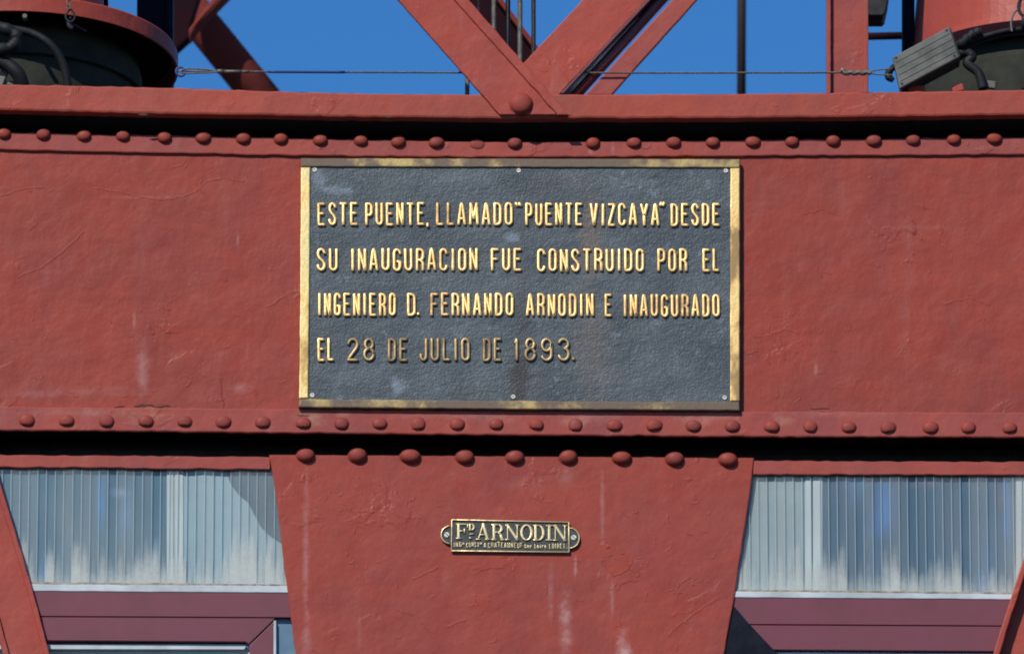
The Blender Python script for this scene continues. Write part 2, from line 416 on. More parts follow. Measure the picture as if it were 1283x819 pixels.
def rivet_mesh(r, h, seed, squash=1.0, tall=1.0, cut=-9):
    rnd = random.Random(seed)
    bm = bmesh.new(); n = 20; rings = []
    prof = [(1.10, 0.0), (1.05, 0.06), (1.0, 0.14), (0.97, 0.34), (0.86, 0.62), (0.66, 0.85), (0.38, 0.97), (0.12, 1.0)]
    if squash < 0.5: prof = [(1.15, 0), (1.08, 0.5), (0.95, 0.9), (0.6, 1.0), (0.2, 1.0)]
    ox, oz = rnd.gauss(0, .05), rnd.gauss(0, .05); e = 1+rnd.gauss(0, .05 if r < .022 else .015)
    for q, (a, b) in enumerate(prof):
        rings.append([bm.verts.new(((a*math.cos(t)*e+ox*b)*r*(1+rnd.gauss(0, .012)), -b*h*squash, max(cut, (a*math.sin(t)/e+oz*b)*tall)*r)) for t in [2*math.pi*k/n for k in range(n)]])
    for a, b in zip(rings, rings[1:]): ring_faces(bm, a, b)
    bm.faces.new(rings[-1]); bm.faces.new(list(reversed(rings[0])))
    bmesh.ops.recalc_face_normals(bm, faces=bm.faces)
    me = bpy.data.meshes.new('rivet'); bm.to_mesh(me); bm.free()
    me.polygons.foreach_set('use_smooth', [True]*len(me.polygons)); me.materials.append(red_riv)
    return me
riv_a = [rivet_mesh(0.0182, 0.0120, s, 1.0, 0.80+.03*(s % 3)) for s in range(6)]
riv_b = [rivet_mesh(0.0180, 0.0088, s+40, 1.0, 0.94, -0.62-.06*(s % 3)) for s in range(6)]
riv_f = rivet_mesh(0.0175, 0.003, 9, 1.0, 0.8)
riv_big = [rivet_mesh(0.0238, 0.0165, s+20, 1.0, 0.82+.03*(s % 2)) for s in range(4)]
riv_pan = rivet_mesh(0.0185, 0.0075, 31, 1.0, 0.95, -0.7)
def rivet(me, px, py, Y, parent, sx=1.0):
    o = link('rivet', me, None, parent); o.location = W(px, py, Y)
    o.rotation_euler = (0, random.uniform(-.14, .14)+(math.pi if random.random() < .0 else 0), 0); s = sx*random.uniform(0.95, 1.05); o.scale = (s, s, s)
    return o
top_r = [(-94, 165), (-44, 166.5), (5, 168), (54.5, 169), (105, 170.5), (154, 171), (206, 172.5), (255, 173), (305, 174), (352, 174.5), (401, 176), (452, 177), (499, 178), (547, 179),
         (645, 180), (743, 180), (794, 179), (844, 179), (893, 178.5), (943.5, 178), (992.5, 178), (1044, 177), (1094.5, 176.5), (1144, 176), (1195, 175), (1246, 174), (1296, 173), (1346, 172)]
for i, (x, y) in enumerate(top_r): rivet(riv_a[i*5 % 6], x, y, Y_STR, girder)
o = rivet(riv_f, 598, 181, Y_STR, girder); o['label'] = 'flat countersunk rivet painted over'
bot_r = [(-65, 526), (-15, 526.8), (34, 527), (83.5, 527.5), (133.7, 528), (183, 528), (231.7, 528.5), (280, 529), (329.3, 529.5), (380, 530.5), (428, 531), (476, 531), (524, 531.5), (573, 532), (622, 532), (672, 532.5),
         (721, 533), (770, 533.5), (820, 533.5), (869, 534), (918, 534.5), (967, 535), (1015.5, 535), (1063.7, 535.5), (1113, 536), (1166, 536), (1213.5, 536), (1265, 536.5), (1315, 537)]
for i, (x, y) in enumerate(bot_r): rivet(riv_b[i*5 % 6] if i % 4 or not 400 < x < 900 else riv_pan, x, y, Y_BST, girder, 0.98)

# cracks, moss and loose paint on the seams
def crack(x0, x1, y, th, Y, seed, parent=girder):
    rnd = random.Random(seed); n = max(4, int((x1-x0)/2.5)); up = []; lo = []
    yy = y
    for i in range(n+1):
        t = i/n; x = x0+(x1-x0)*t; yy += rnd.gauss(0, 0.5); yy = y+(yy-y)*0.9
        k = th*math.sin(math.pi*min(1, max(0, t)))**0.6*rnd.uniform(0.35, 1.0)+0.12
        up.append((x, yy-k)); lo.append((x, yy+k*rnd.uniform(0.3, 1)))
    plate('crack', up+lo[::-1], Y, 0.001, moss, parent, 0)
crack(143, 156, 508.6, 1.0, -0.0012, 1); crack(168, 192, 507.6, 1.7, -0.0014, 2); crack(190, 214, 508.2, 1.2, -0.0012, 3)
crack(172, 186, 143.2, 2.2, Y_CH-0.0006, 4); crack(480, 492, 147, 1.2, Y_CH-0.0006, 5)
crack(699, 716, 145.4, 1.8, Y_CH-0.0010, 6); crack(1015, 1040, 511.5, .5, -0.0012, 7)
crack(372, 388, 519, 1.2, Y_BST-0.0008, 8)

# ---------------------------------------------------------------- stroke letters
def arc(cx, cy, rx, ry, a0, a1, n=9):
    return [(cx+rx*math.cos(R(a0+(a1-a0)*i/n)), cy+ry*math.sin(R(a0+(a1-a0)*i/n))) for i in range(n+1)]
r_ = 0.17
O_ = arc(.5, 1-r_, .5, r_, 0, 180)+arc(.5, r_, .5, r_, 180, 360)
O_ = O_+[O_[0], O_[1]]
G = {
 'A': [[(0, 0), (.36, .9), (.5, 1)], [(.5, 1), (.64, .9), (1, 0)], [(.18, .27), (.82, .27)]],
 'C': [arc(.5, 1-r_, .5, r_, -8, 180)+arc(.5, r_, .5, r_, 180, 368)],
 'D': [[(0, 0), (0, 1)], [(0, 1), (.45, 1)]+arc(.45, .8, .55, .2, 90, 0)+arc(.45, .2, .55, .2, 0, -90)+[(0, 0)]],
 'E': [[(0, 0), (0, 1)], [(0, 1), (1, 1)], [(0, .53), (.8, .53)], [(0, 0), (1, 0)]],
 'F': [[(0, 0), (0, 1)], [(0, 1), (1, 1)], [(0, .53), (.8, .53)]],
 'G': [arc(.5, 1-r_, .5, r_, -6, 180)+arc(.5, r_, .5, r_, 180, 360)+[(1, .42)], [(1, .42), (.58, .42)]],
 'H': [[(0, 0), (0, 1)], [(1, 0), (1, 1)], [(0, .5), (1, .5)]],
 'I': [[(0.5, 0), (0.5, 1)]],
 'J': [[(1, 1), (1, .2)]+arc(.5, .2, .5, .2, 0, -180)+[(0, .26)]],
 'L': [[(0, 1), (0, 0)], [(0, 0), (1, 0)]],
 'M': [[(0, 0), (.10, 1)], [(.10, 1), (.5, .28)], [(.5, .28), (.90, 1)], [(.90, 1), (1, 0)]],
 'N': [[(0, 0), (0, 1)], [(0, 1), (1, 0)], [(1, 0), (1, 1)]],
 'O': [O_],
 'P': [[(0, 0), (0, 1)], [(0, 1), (.5, 1)]+arc(.5, .83, .5, .17, 90, 0)+arc(.5, .62, .5, .17, 0, -90)+[(0, .45)]],
 'R': [[(0, 0), (0, 1)], [(0, 1), (.5, 1)]+arc(.5, .83, .5, .17, 90, 0)+arc(.5, .66, .5, .17, 0, -90)+[(0.1, .49)], [(.5, .49), (.9, .40), (1, .3), (1, 0)]],
 'S': [arc(.5, .8, .5, .2, 5, 180)+[(.02, .70), (.25, .57), (.75, .42), (.98, .30)]+arc(.5, .2, .5, .2, 0, -185)],
 'T': [[(.5, 0), (.5, 1)], [(0, 1), (1, 1)]],
 'U': [[(0, 1), (0, .2)]+arc(.5, .2, .5, .2, 180, 360)+[(1, 1)]],
 'V': [[(0, 1), (.5, 0)], [(.5, 0), (1, 1)]],
 'Y': [[(0, 1), (.5, .45)], [(1, 1), (.5, .45)], [(.5, .45), (.5, 0)]],
 'Z': [[(0, 1), (1, 1)], [(1, 1), (0, 0)], [(0, 0), (1, 0)]],
 '1': [[(.0, .82), (.6, 1)], [(.6, 1), (.6, 0)]],
 '2': [arc(.5, .75, .5, .25, 175, 0)+[(.92, .6), (.05, .06)], [(0, 0), (1, 0)]],
 '3': [arc(.48, .77, .48, .23, 165, -75)+[], arc(.5, .28, .5, .28, 80, -165)],
 '8': [arc(.5, .76, .42, .24, 0, 375, 16), arc(.5, .27, .5, .27, 0, 375, 16)],
 '9': [arc(.5, .72, .5, .28, 0, 375, 16), [(1, .72), (1, .25)]+arc(.5, .23, .5, .23, 0, -165)],
 '.': [[(.5, .02), (.5, .07)]],
 ',': [[(.5, .03), (.4, -.10)]],
 '"': [[(0.0, 1.04), (.28, .93)], [(.72, 1.04), (1, .93)]],
 '^': [[(.05, .93), (0.3, 1.05)], [(.75, .93), (1, 1.05)]],
 '-': [[(0, .45), (1, .45)]],
 'u': [[(0, .65), (0, .1), (.5, 0), (1, .1), (1, .65)]],
 'r': [[(0, 0), (0, .65)], [(0, .5), (.6, .68), (1, .55)]],
 'o': [arc(.5, .33, .5, .33, 0, 375, 10)],
 'i': [[(.5, 0), (.5, .62)], [(.5, .85), (.5, .9)]],
 'e': [[(.05, .36), (.95, .36)]+arc(.5, .33, .5, .33, 10, 315, 8)],
}
WID = {'I': .28, 'M': 1.28, '.': .3, ',': .3, 'A': 1.12, 'V': 1.1, 'Y': 1.1, 'i': .3, '-': .6, '1': .5, 'J': .85, 'L': .9, 'r': .7}

def stroke(bm, pts, hw, h, F, Yb, cap=True):
    """pts in picture units; raised half-round bead of half width hw (m) and height h (m), base on plane Yb"""
    P = [W(x, y, Yb) for x, y in pts]
    if (P[-1]-P[0]).length < 1e-6 and len(P) == 2: return
    prof = [(-1, 0), (-.97, .55), (-.80, .90), (-.45, 1), (.45, 1), (.80, .90), (.97, .55), (1, 0)]
    rings = []
    n = len(P)
    def ring(p, nn, s, hh): return [bm.verts.new(p+nn*(a*hw*s)+Vector((0, -b*h*hh, 0))) for a, b in prof]
    for i in range(n):
        d = (P[min(n-1, i+1)]-P[max(0, i-1)]); d.y = 0; d.normalize()
        nn = Vector((-d.z, 0, d.x))
        jit = F() if F else 1
        if i == 0 and cap:
            rings.append(ring(P[i]-d*hw*0.85, nn, 0.45, 0.55)); rings.append(ring(P[i]-d*hw*0.5, nn, 0.85, 0.9))
        rings.append(ring(P[i], nn, jit, 1))
        if i == n-1 and cap:
            rings.append(ring(P[i]+d*hw*0.5, nn, 0.85, 0.9)); rings.append(ring(P[i]+d*hw*0.85, nn, 0.45, 0.55))
    for a, b in zip(rings, rings[1:]):
        for k in range(len(prof)-1): bm.faces.new((a[k], a[k+1], b[k+1], b[k]))
        bm.faces.new((a[-1], a[0], b[0], b[-1]))
    bm.faces.new(rings[0]); bm.faces.new(list(reversed(rings[-1])))

def densify(p):
    p = [q for i, q in enumerate(p) if i == 0 or math.hypot(q[0]-p[i-1][0], q[1]-p[i-1][1]) > 1e-4]
    out = []
    for a, b in zip(p, p[1:]):
        m = max(1, int(math.hypot(b[0]-a[0], b[1]-a[1])/.16))
        for k in range(m): out.append((a[0]+(b[0]-a[0])*k/m, a[1]+(b[1]-a[1])*k/m))
    out.append(p[-1]); return out

def word(text, x0, x1, yt, yb, hw_px, h, Yb, mat, parent, gap=0.36, joined=None, name='letter', wob=0.05):
    ws = [WID.get(c, 1.0) for c in text]
    # advance: glyph widths plus gaps fill x0..x1; outlines inset by the stroke's half width
    tot = sum(ws)+gap*(len(text)-1)+2*0
    sw = 2*hw_px
    u = (x1-x0-sw*len(text)*1.0)/tot if len(text) else 1
    u = max(u, 0.5)
    x = x0
    for c, wd in zip(text, ws):
        gw = wd*u+sw
        xa, xb = x+hw_px, x+gw-hw_px
        ta, tb = yt+hw_px*0.9, yb-hw_px*0.9
        if c == 'I': xa = xb = (x+x+gw)/2; 
        sl = random.gauss(0, 0.15); dy = random.gauss(0, 0.25)
        bm = joined if joined is not None else bmesh.new()
        for ln in G[c]:
            pts = [(xa+(xb-xa)*a+sl*b, tb+dy+(ta-tb)*b) for a, b in densify(ln)]
            stroke(bm, pts, hw_px*0.002, h, lambda: 1+random.gauss(0, wob), Yb)
        if joined is None: 
            obj(name, bm, mat, parent, smooth=True)
        x += gw+gap*u
    return

# ---------------------------------------------------------------- gusset plate below the girder
gus = thing('gusset_plate', 'broad red tapering plate under the girder that bears the small name plate', 'gusset plate')
gp = [(337, 569.2), (500, 569.8), (700, 571), (945, 572.6), (942, 600), (937, 636), (929, 689), (921, 742), (912, 791), (906.5, 822), (896, 880), (384, 880), (371, 822), (362, 755), (355, 700), (347, 630), (341, 590)]
plate('plate', gp, Y_GUS, 0.008, red_gus, gus, 0.003, 9, 0.22)
for i, (x, y) in enumerate([(383, 569.5), (448, 570), (514, 571), (582, 571.5), (645, 572), (712, 572), (779, 573), (845, 574), (912, 575)]):
    rivet(riv_big[i % 4], x, y+.8, Y_GUS, gus)
# place where the coat has flaked away
fk = [(752, 682), (760, 681), (771, 683), (781, 688), (787, 694), (793, 700), (792, 706), (787, 713), (778, 720), (768, 721), (761, 714), (755, 706), (752, 697)]
o = plate('paint_flake', fk, Y_GUS-0.0009, 0.0015, red_flake, gus, 0.0006, 3, 0.5); o['label'] = 'rough patch of older paint with a raised edge'
for a, b, y, s in ((518, 560, 712, 11), (632, 652, 790, 13), (575, 585, 781, 14), (880, 930, 752, 15), (430, 446, 805, 16)):
    pass

# raised wrinkles and runs in the paint: too many and too small to part
def wrinkles(name, paths, rnds, Y, mat, parent, seed):
    rnd = random.Random(seed); bm = bmesh.new()
    def ridge(p, hw, h):
        stroke(bm, p, hw, h, lambda: rnd.uniform(.6, 1.3), Y, True)
    for p in paths:
        q = []
        for a, b in zip(p, p[1:]):
            n = max(1, int(math.hypot(b[0]-a[0], b[1]-a[1])/5))
            q += [(a[0]+(b[0]-a[0])*k/n+rnd.gauss(0, .5), a[1]+(b[1]-a[1])*k/n+rnd.gauss(0, .6)) for k in range(n)]
        ridge(q+[p[-1]], .0030, .0006)
    for (x0, y0, x1, y1, n) in rnds:
        for _ in range(n):
            x, y = rnd.uniform(x0, x1), rnd.uniform(y0, y1); an = rnd.choice([rnd.uniform(-.5, .5), rnd.uniform(1.0, 2.1)]); L = rnd.uniform(3, 14); q = []
            for k in range(6):
                q.append((x, y)); x += math.cos(an)*L/5; y += math.sin(an)*L/5; an += rnd.gauss(0, .5)
            ridge(q, rnd.uniform(.0012, .0030), rnd.uniform(.0003, .0008))
    o = obj(name, bm, mat, parent, True); o['kind'] = 'stuff'
wrinkles('paint_wrinkles', [[(118, 237), (150, 240), (178, 247), (200, 250), (228, 247), (244, 240), (262, 226), (286, 223), (305, 228)], [(24, 346), (50, 336), (76, 318), (104, 291)],
    [(335, 385), (352, 374), (372, 362)], [(1010, 268), (1030, 262), (1050, 270)], [(1185, 380), (1215, 372), (1240, 382)], [(0, 246), (30, 236), (55, 235)], [(960, 420), (985, 412), (1000, 418)]],
    [(0, 205, 370, 330, 12), (0, 330, 370, 505, 46), (935, 205, 1283, 330, 10), (935, 330, 1283, 508, 40)], Y_WEB+.0002, red_web, girder, 5)
wrinkles('paint_wrinkles', [[(517, 726), (536, 716), (548, 710)], [(838, 795), (858, 776), (880, 762), (900, 748)], [(560, 785), (575, 778), (584, 776)], [(500, 762), (516, 770)]],
    [(400, 620, 540, 800, 26), (560, 700, 900, 815, 34), (780, 600, 920, 700, 14), (430, 585, 900, 640, 10)], Y_GUS+.0002, red_gus, gus, 6)

# ---------------------------------------------------------------- big plaque
pl = thing('commemorative_plaque', 'large blue-grey plaque with brass frame and four lines of raised capitals', 'plaque')
Y_P = -0.0165
plate('ground_plate', [(386, 206), (918, 207), (918, 506), (384, 503)], Y_P, 0.0075, slate_m, pl, 0.001)
def bar(pts, mat, seed): plate('frame_bar', pts, Y_P-0.0045, 0.0125, mat, pl, 0.0028, 8, 0.16)
bar([(377, 198), (652, 198.6), (927, 199.2), (927, 210.2), (652, 209.6), (377, 209)], brass_edge, 1)
bar([(375, 499.2), (643, 501.6), (926.6, 502.8), (927, 514), (643, 512.4), (374, 510)], brass_edge, 2)
bar([(377, 209.4), (389, 209.4), (388, 360), (386.5, 498.8), (374.6, 498.8), (376, 360)], brass_side, 3)
bar([(915, 210.5), (927, 210.5), (927, 502.4), (914.6, 502.4)], brass_right, 4)
def screw(px, py, Y, r, parent, mat=screw_metal):
    bm = bmesh.new(); c = W(px, py, Y)
    for (a, b, y0, y1) in ((r, r*0.8, 0, -r*0.35),):
        n = 14
        r1 = [bm.verts.new(c+Vector((a*math.cos(t), 0, a*math.sin(t)))) for t in [2*math.pi*k/n for k in range(n)]]
        r2 = [bm.verts.new(c+Vector((b*math.cos(t), y1, b*math.sin(t)))) for t in [2*math.pi*k/n for k in range(n)]]
        r3 = [bm.verts.new(c+Vector((b*.45*math.cos(t), y1, b*.45*math.sin(t)))) for t in [2*math.pi*k/n for k in range(n)]]
        r4 = [bm.verts.new(c+Vector((b*.35*math.cos(t), y1*.3, b*.35*math.sin(t)))) for t in [2*math.pi*k/n for k in range(n)]]
        ring_faces(bm, r1, r2); ring_faces(bm, r2, r3); ring_faces(bm, r3, r4); bm.faces.new(r4)
    return obj('screw', bm, mat, parent)
for x, y in ((394.3, 213), (650, 214), (909.5, 214.3), (391.3, 495), (643, 497), (908, 498)): screw(x, y, Y_P, 0.0066, pl)
LH, HW = 0.0058, 2.0
L1, L2, L3, L4 = (254.2, 283.6), (311.4, 340.6), (367.4, 396.8), (423.6, 453.2)
for t, a, b, (yt, yb), mt in (
    ('ESTE', 397.6, 449.0, L1, 0), ('PUENTE', 457.3, 532.5, L1, 0), (',', 533.8, 538, L1, 0), ('LLAMADO', 546.1, 643.0, L1, 0), ('"', 644.3, 654, L1, 0),
    ('PUENTE', 657.8, 730.4, (254.8, 284), 0), ('VIZCAYA', 738.6, 826.7, (255, 284.2), 0), ('^', 825.4, 834.2, L1, 0), ('DESDE', 840.0, 902.5, (255.2, 284.4), 0),
    ('SU', 396.6, 423.8, L2, 0), ('INAUGURACION', 439, 599.2, L2, 0), ('FUE', 614.8, 654.2, L2, 0), ('CONSTRUIDO', 672.7, 807.5, (311.8, 341.2), 0),
    ('POR', 823.2, 861.6, (312, 341.4), 0), ('EL', 879.9, 902, (311.6, 341), 0),
    ('INGENIERO', 397.6, 496.5, L3, 0), ('D', 509.8, 521.6, L3, 0), ('.', 522, 526.4, L3, 0), ('FERNANDO', 538.8, 643.8, L3, 0), ('ARNODIN', 658.6, 744.7, (368.2, 397.4), 0),
    ('E', 757.3, 767.3, (368.5, 397.6), 0), ('INAUGURADO', 780.4, 902.5, (369, 398), 0),
    ('EL', 397.7, 419, L4, 0), ('28', 434.4, 470.1, L4, 1), ('DE', 485.6, 511, L4, 1), ('JULIO', 525.4, 589.2, L4, 1), ('DE', 604.6, 629, L4, 1),
    ('1', 643.6, 650.8, L4, 1), ('8', 656.6, 672.2, L4, 1), ('9', 677.2, 692.8, L4, 1), ('3', 698.4, 714.6, L4, 1), ('.', 716.2, 721, L4, 1)):
    word(t, a, b, yt, yb, HW, LH, Y_P, brass_dull if mt else brass_letter, pl, gap=0.42)

# ---------------------------------------------------------------- small maker's plate
npz = thing('name_plate', 'small brass name plate with two rounded screw ears on the gusset', 'name plate')
Y_N = Y_GUS-0.005
ear = lambda cx, cy, rx, ry, a0, a1: [(cx+rx*math.cos(R(a0+(a1-a0)*i/12)), cy+ry*math.sin(R(a0+(a1-a0)*i/12))) for i in range(13)]
body = [(566.2, 651.2), (712.7, 654.3), (713, 691.6), (565.7, 690)]
left_ear = ear(565, 669.8, 12.2, 11.2, 270, 90); right_ear = ear(713.4, 674, 12.4, 12.6, -90, 90)
full = [(566.2, 651.2), (712.7, 654.3)]+right_ear+[(713, 691.6), (565.7, 690)]+left_ear[::-1]
plate('back_plate', full, Y_N, 0.0045, patina, npz, 0.0008)
bm = bmesh.new()
def rim(pts, hw, h, closed=True):
    p = pts+[pts[0], pts[1]] if closed else pts
    stroke(bm, p, hw, h, None, Y_N, cap=False)
for a, b in ((0, 1), (1, 2), (2, 3), (3, 0)):
    stroke(bm, [body[a], body[b]], 0.0017, 0.0034, None, Y_N)
rim(left_ear, 0.0015, 0.0032, False); rim(right_ear, 0.0015, 0.0032, False)
obj('rim', bm, brass_small, npz, True)
for x, y in ((559.8, 669.8), (718.8, 673.2)):
    bm = bmesh.new(); c = W(x, y, Y_N); n = 18; rr = 0.0074
    r1 = [bm.verts.new(c+Vector((rr*math.cos(t), 0, rr*math.sin(t)))) for t in [2*math.pi*k/n for k in range(n)]]
    r2 = [bm.verts.new(c+Vector((rr*.9*math.cos(t), -.0028, rr*.9*math.sin(t)))) for t in [2*math.pi*k/n for k in range(n)]]
    ring_faces(bm, r1, r2); bm.faces.new(r2)
    s = obj('screw', bm, screw_metal, npz)
    bm = bmesh.new(); box(bm, c+Vector((0, -.0029, 0)), (rr*1.7, .0006, rr*.22), Matrix.Rotation(R(40), 3, 'Y')); obj('screw_slot', bm, black_steel, s)

# serif capitals: thick and thin strokes; each entry (points, half width factor)
def serif(ch, x0, x1, yt, yb, parent, scale=1.0):
    bm = bmesh.new(); Hh = yb-yt; TH, TN = 2.0*scale, 0.85*scale
    f = lambda p: (x0+(x1-x0)*p[0], yb-Hh*p[1])
    def st(p, w): stroke(bm, [f(q) for q in densify(p)], w*0.002, 0.0034, None, Y_N)
    def sf(cx, y, w=.17): st([(cx-w, y), (cx+w, y)], TN)
    def varc(cx, cy, rx, ry, a0, a1, n=16):
        # thick at the sides, thin at top and bottom
        for i in range(n):
            aa, ab = a0+(a1-a0)*i/n, a0+(a1-a0)*(i+1)/n
            w = TN+(TH-TN)*abs(math.cos(R((aa+ab)/2)))**1.2
            st([(cx+rx*math.cos(R(aa)), cy+ry*math.sin(R(aa))), (cx+rx*math.cos(R(ab)), cy+ry*math.sin(R(ab)))], w)
    b, t = .06, .94
    if ch == 'F':
        st([(.24, b), (.24, t)], TH); sf(.24, b); st([(.05, t), (.95, t)], TN); st([(.95, t), (.95, .74)], TN); st([(.24, .52), (.7, .52)], TN); st([(.7, .64), (.7, .40)], TN)
    if ch == 'A':
        st([(.16, b), (.5, .97)], TN); st([(.5, .97), (.8, b)], TH); st([(.28, .34), (.7, .34)], TN); sf(.16, b, .13); sf(.82, b, .16)
    if ch == 'R':
        st([(.22, b), (.22, t)], TH); sf(.22, b, .16); st([(.04, t), (.55, t)], TN); st([(.22, .5), (.55, .5)], TN); varc(.52, .72, .24, .22, 90, -90, 10)
        st([(.52, .5), (.70, .34)], TH*.8); st([(.70, .34), (.78, b)], TH); st([(.78, b), (.96, b)], TN)
    if ch == 'N':
        st([(.16, b), (.16, t)], TN); st([(.16, t), (.84, b)], TH); st([(.84, b), (.84, t)], TN); sf(.16, b, .13); sf(.13, t, .12); sf(.86, t, .12)
    if ch == 'O': varc(.5, .5, .38, .45, 0, 360, 22)
    if ch == 'D':
        st([(.22, b), (.22, t)], TH); st([(.04, b), (.5, b)], TN); st([(.04, t), (.5, t)], TN); varc(.46, .5, .40, .44, 90, -90, 12)
    if ch == 'I':
        st([(.5, b), (.5, t)], TH); sf(.5, b, .42); sf(.5, t, .42)
    if ch == '.': st([(.4, .1), (.6, .1)], TN*1.5)
    if ch == '_': st([(.15, .1), (.85, .1)], TN*1.2)
    return obj('letter', bm, brass_small, parent, True)
sx = lambda v: 540+v/6.415; sy = lambda v: 640+v/6.415
for ch, a, b_, yt, yb in (('F', 198, 300, 100, 228), ('A', 362, 478, 104, 236), ('R', 482, 596, 104, 238), ('N', 598, 712, 108, 238), ('O', 716, 822, 108, 240),
                          ('D', 820, 918, 110, 242), ('I', 922, 980, 112, 242), ('N', 982, 1094, 112, 244)):
    serif(ch, sx(a), sx(b_), sy(yt), sy(yb), npz)
serif('D', sx(303), sx(352), sy(104), sy(156), npz, 0.7); serif('_', sx(306), sx(348), sy(150), sy(190), npz, 0.7); serif('.', sx(300), sx(330), sy(180), sy(222), npz, 1.0)
bm = bmesh.new()
for t, a, b_, yt, yb in (('ING', 182, 246, 252, 292), ('R', 250, 270, 252, 272), ('CONST', 282, 388, 255, 294), ('R', 392, 412, 254, 274), ('A', 424, 444, 258, 296), ('CHATEAUNEUF', 458, 738, 256, 298), ('-', 740, 750, 260, 298),
                         ('S', 752, 768, 268, 300), ('ur', 772, 812, 264, 300), ('L', 832, 848, 264, 302), ('oire', 852, 930, 264, 302), ('.', 932, 940, 266, 304), ('LOIRET', 950, 1080, 264, 306), ('.', 1084, 1096, 264, 306)):
    word(t, sx(a), sx(b_), sy(yt), sy(yb), 0.52, 0.0026, Y_N, None, None, gap=0.5, joined=bm, wob=0.02)
stroke(bm, [(sx(530), sy(252)), (sx(539), sy(244)), (sx(548), sy(252))], .0008, .002, None, Y_N)
obj('small_lettering', bm, brass_small, npz, True)

# ---------------------------------------------------------------- diagonal braces over the chord
Y_A = Y_CH-0.007
def lerp2(a, b, t): return (a[0]+(b[0]-a[0])*t, a[1]+(b[1]-a[1])*t)
def ext(a, b, t): return (b[0]+(b[0]-a[0])*t, b[1]+(b[1]-a[1])*t)
br = thing('diagonal_brace', 'front red diagonal brace falling to the right, with one big round rivet at its foot', 'brace')
A0, A1 = (498.6, 0), (626, 143.5); B0, B1 = (578, 0), (703.3, 143.5)
plate('face', [ext(A1, A0, 1.2), A1, B1, ext(B1, B0, 1.2)], Y_A, 0.010, red, br, 0.002, 9, 0.2)
C0, C1 = (569, 0), (698.7, 144); D0, D1 = (587.5, 0), (712.7, 144)
plate('lip', [ext(C1, C0, 1.2), C1, D1, ext(D1, D0, 1.2)], Y_A-0.006, 0.0055, red, br, 0.003, 9, 0.25)
rb = rivet(rivet_mesh(0.0265, 0.015, 77), 653, 130.5, Y_A, br)

br2 = thing('diagonal_brace', 'red diagonal brace rising to the right from behind the big round rivet', 'brace')
plate('face', [(640, 96), ext((640, 96), (730, 0), 1.2), ext((702, 117.2), (811, 0), 1.2), (702, 117.2), (690, 130), (660, 130)], Y_A+0.012, 0.010, red, br2, 0.002, 9, 0.2)
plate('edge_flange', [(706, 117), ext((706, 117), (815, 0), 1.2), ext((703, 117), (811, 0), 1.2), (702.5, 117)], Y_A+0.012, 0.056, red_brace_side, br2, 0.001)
br3 = thing('diagonal_brace', 'rear red diagonal brace, rightmost of the pair rising to the right, behind the thin cable', 'brace')
plate('face', [(733, 119), ext((733, 119), (842, 0), 1.2), ext((766, 119), (873, 0), 1.2), (766, 119)], -0.030, 0.012, red_strip, br3, 0.003, 9, 0.1)
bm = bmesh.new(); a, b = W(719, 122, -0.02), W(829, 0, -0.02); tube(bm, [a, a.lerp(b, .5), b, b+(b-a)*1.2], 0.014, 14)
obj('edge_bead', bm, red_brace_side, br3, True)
br4 = thing('diagonal_brace', 'dark red brace far behind the bundle of wire ropes', 'brace')
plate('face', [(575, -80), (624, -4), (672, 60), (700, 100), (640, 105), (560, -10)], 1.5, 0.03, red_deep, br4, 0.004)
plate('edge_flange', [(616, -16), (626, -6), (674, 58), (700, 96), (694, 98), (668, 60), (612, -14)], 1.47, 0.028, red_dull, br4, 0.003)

# wire ropes
def wire(px, y0, y1, Y, rpx, mat, label, top=-160, dx=0, strands=5):
    bm = bmesh.new(); rope(bm, W(px+dx, top, Y), W(px, y1, Y), rpx*0.002, strands+1 if strands > 3 else 3, rpx*0.002*6.5)
    o = obj('wire_rope', bm, mat, None, True); tag(o, label, 'wire rope', 'vertical wire ropes behind the diagonal braces'); return o
wire(585.5, 0, 135, 0.30, 3.0, steel_rope, 'vertical wire rope whose end shows left of the crossing diagonal braces')
wire(599.5, 0, 90, 0.5, 1.2, steel_dark, 'thinnest dark vertical wire rope between the diagonal braces', strands=3)
wire(618.8, 0, 90, 0.45, 3.2, steel_rope, 'leftmost thick pale twisted wire rope between the diagonal braces')
wire(636.5, 0, 110, 0.50, 3.2, steel_dark, 'thick black wire rope between the two pale ropes')
wire(651.5, 0, 120, 0.40, 3.4, steel_rope, 'pale twisted wire rope that reaches lowest between the diagonal braces')
wire(668.5, 0, 110, 0.50, 3.0, steel_dark, 'rightmost dark vertical wire rope in the notch of the braces')

# thin horizontal stay cable
sc_t = thing('stay_cable', 'thin horizontal cable stretched between the two floodlights, blue-sleeved at left', 'cable')
Y_C = -0.0405
cz = lambda x: 89.5+(x-222)/890*1.5+1.2*math.sin((x-222)/890*math.pi)
bm = bmesh.new()
P = [W(x, cz(x), Y_C) for x in range(222, 1068, 6)]
for a, b in zip(P[::6], P[6::6]+[P[-1]]): rope(bm, a, b, 0.0027, 3, 0.022, 24)
obj('wire', bm, steel_rope, sc_t, True)
bm = bmesh.new(); tube(bm, [W(x, cz(x), Y_C) for x in range(336, 440, 8)], 0.0036, 8); obj('sleeve', bm, blue_sleeve, sc_t, True)
bm = bmesh.new(); tube(bm, smooth_path([W(x, y, Y_C-.002) for x, y in ((272, 89.7), (258, 87.2), (240, 86.4), (231, 87), (226, 90), (231, 92.4), (245, 91.6), (262, 91.2), (274, 90.3))]), 0.0022, 6); obj('loop', bm, steel_rope, sc_t, True)
bm = bmesh.new()
for x0, x1, r in ((272, 280, .0058), (281, 302, .0046), (303, 312, .0042)):
    tube(bm, [W(x0, cz(x0), Y_C-.003), W((x0+x1)/2, cz(x0), Y_C-.003), W(x1, cz(x1), Y_C-.003)], r, 8)
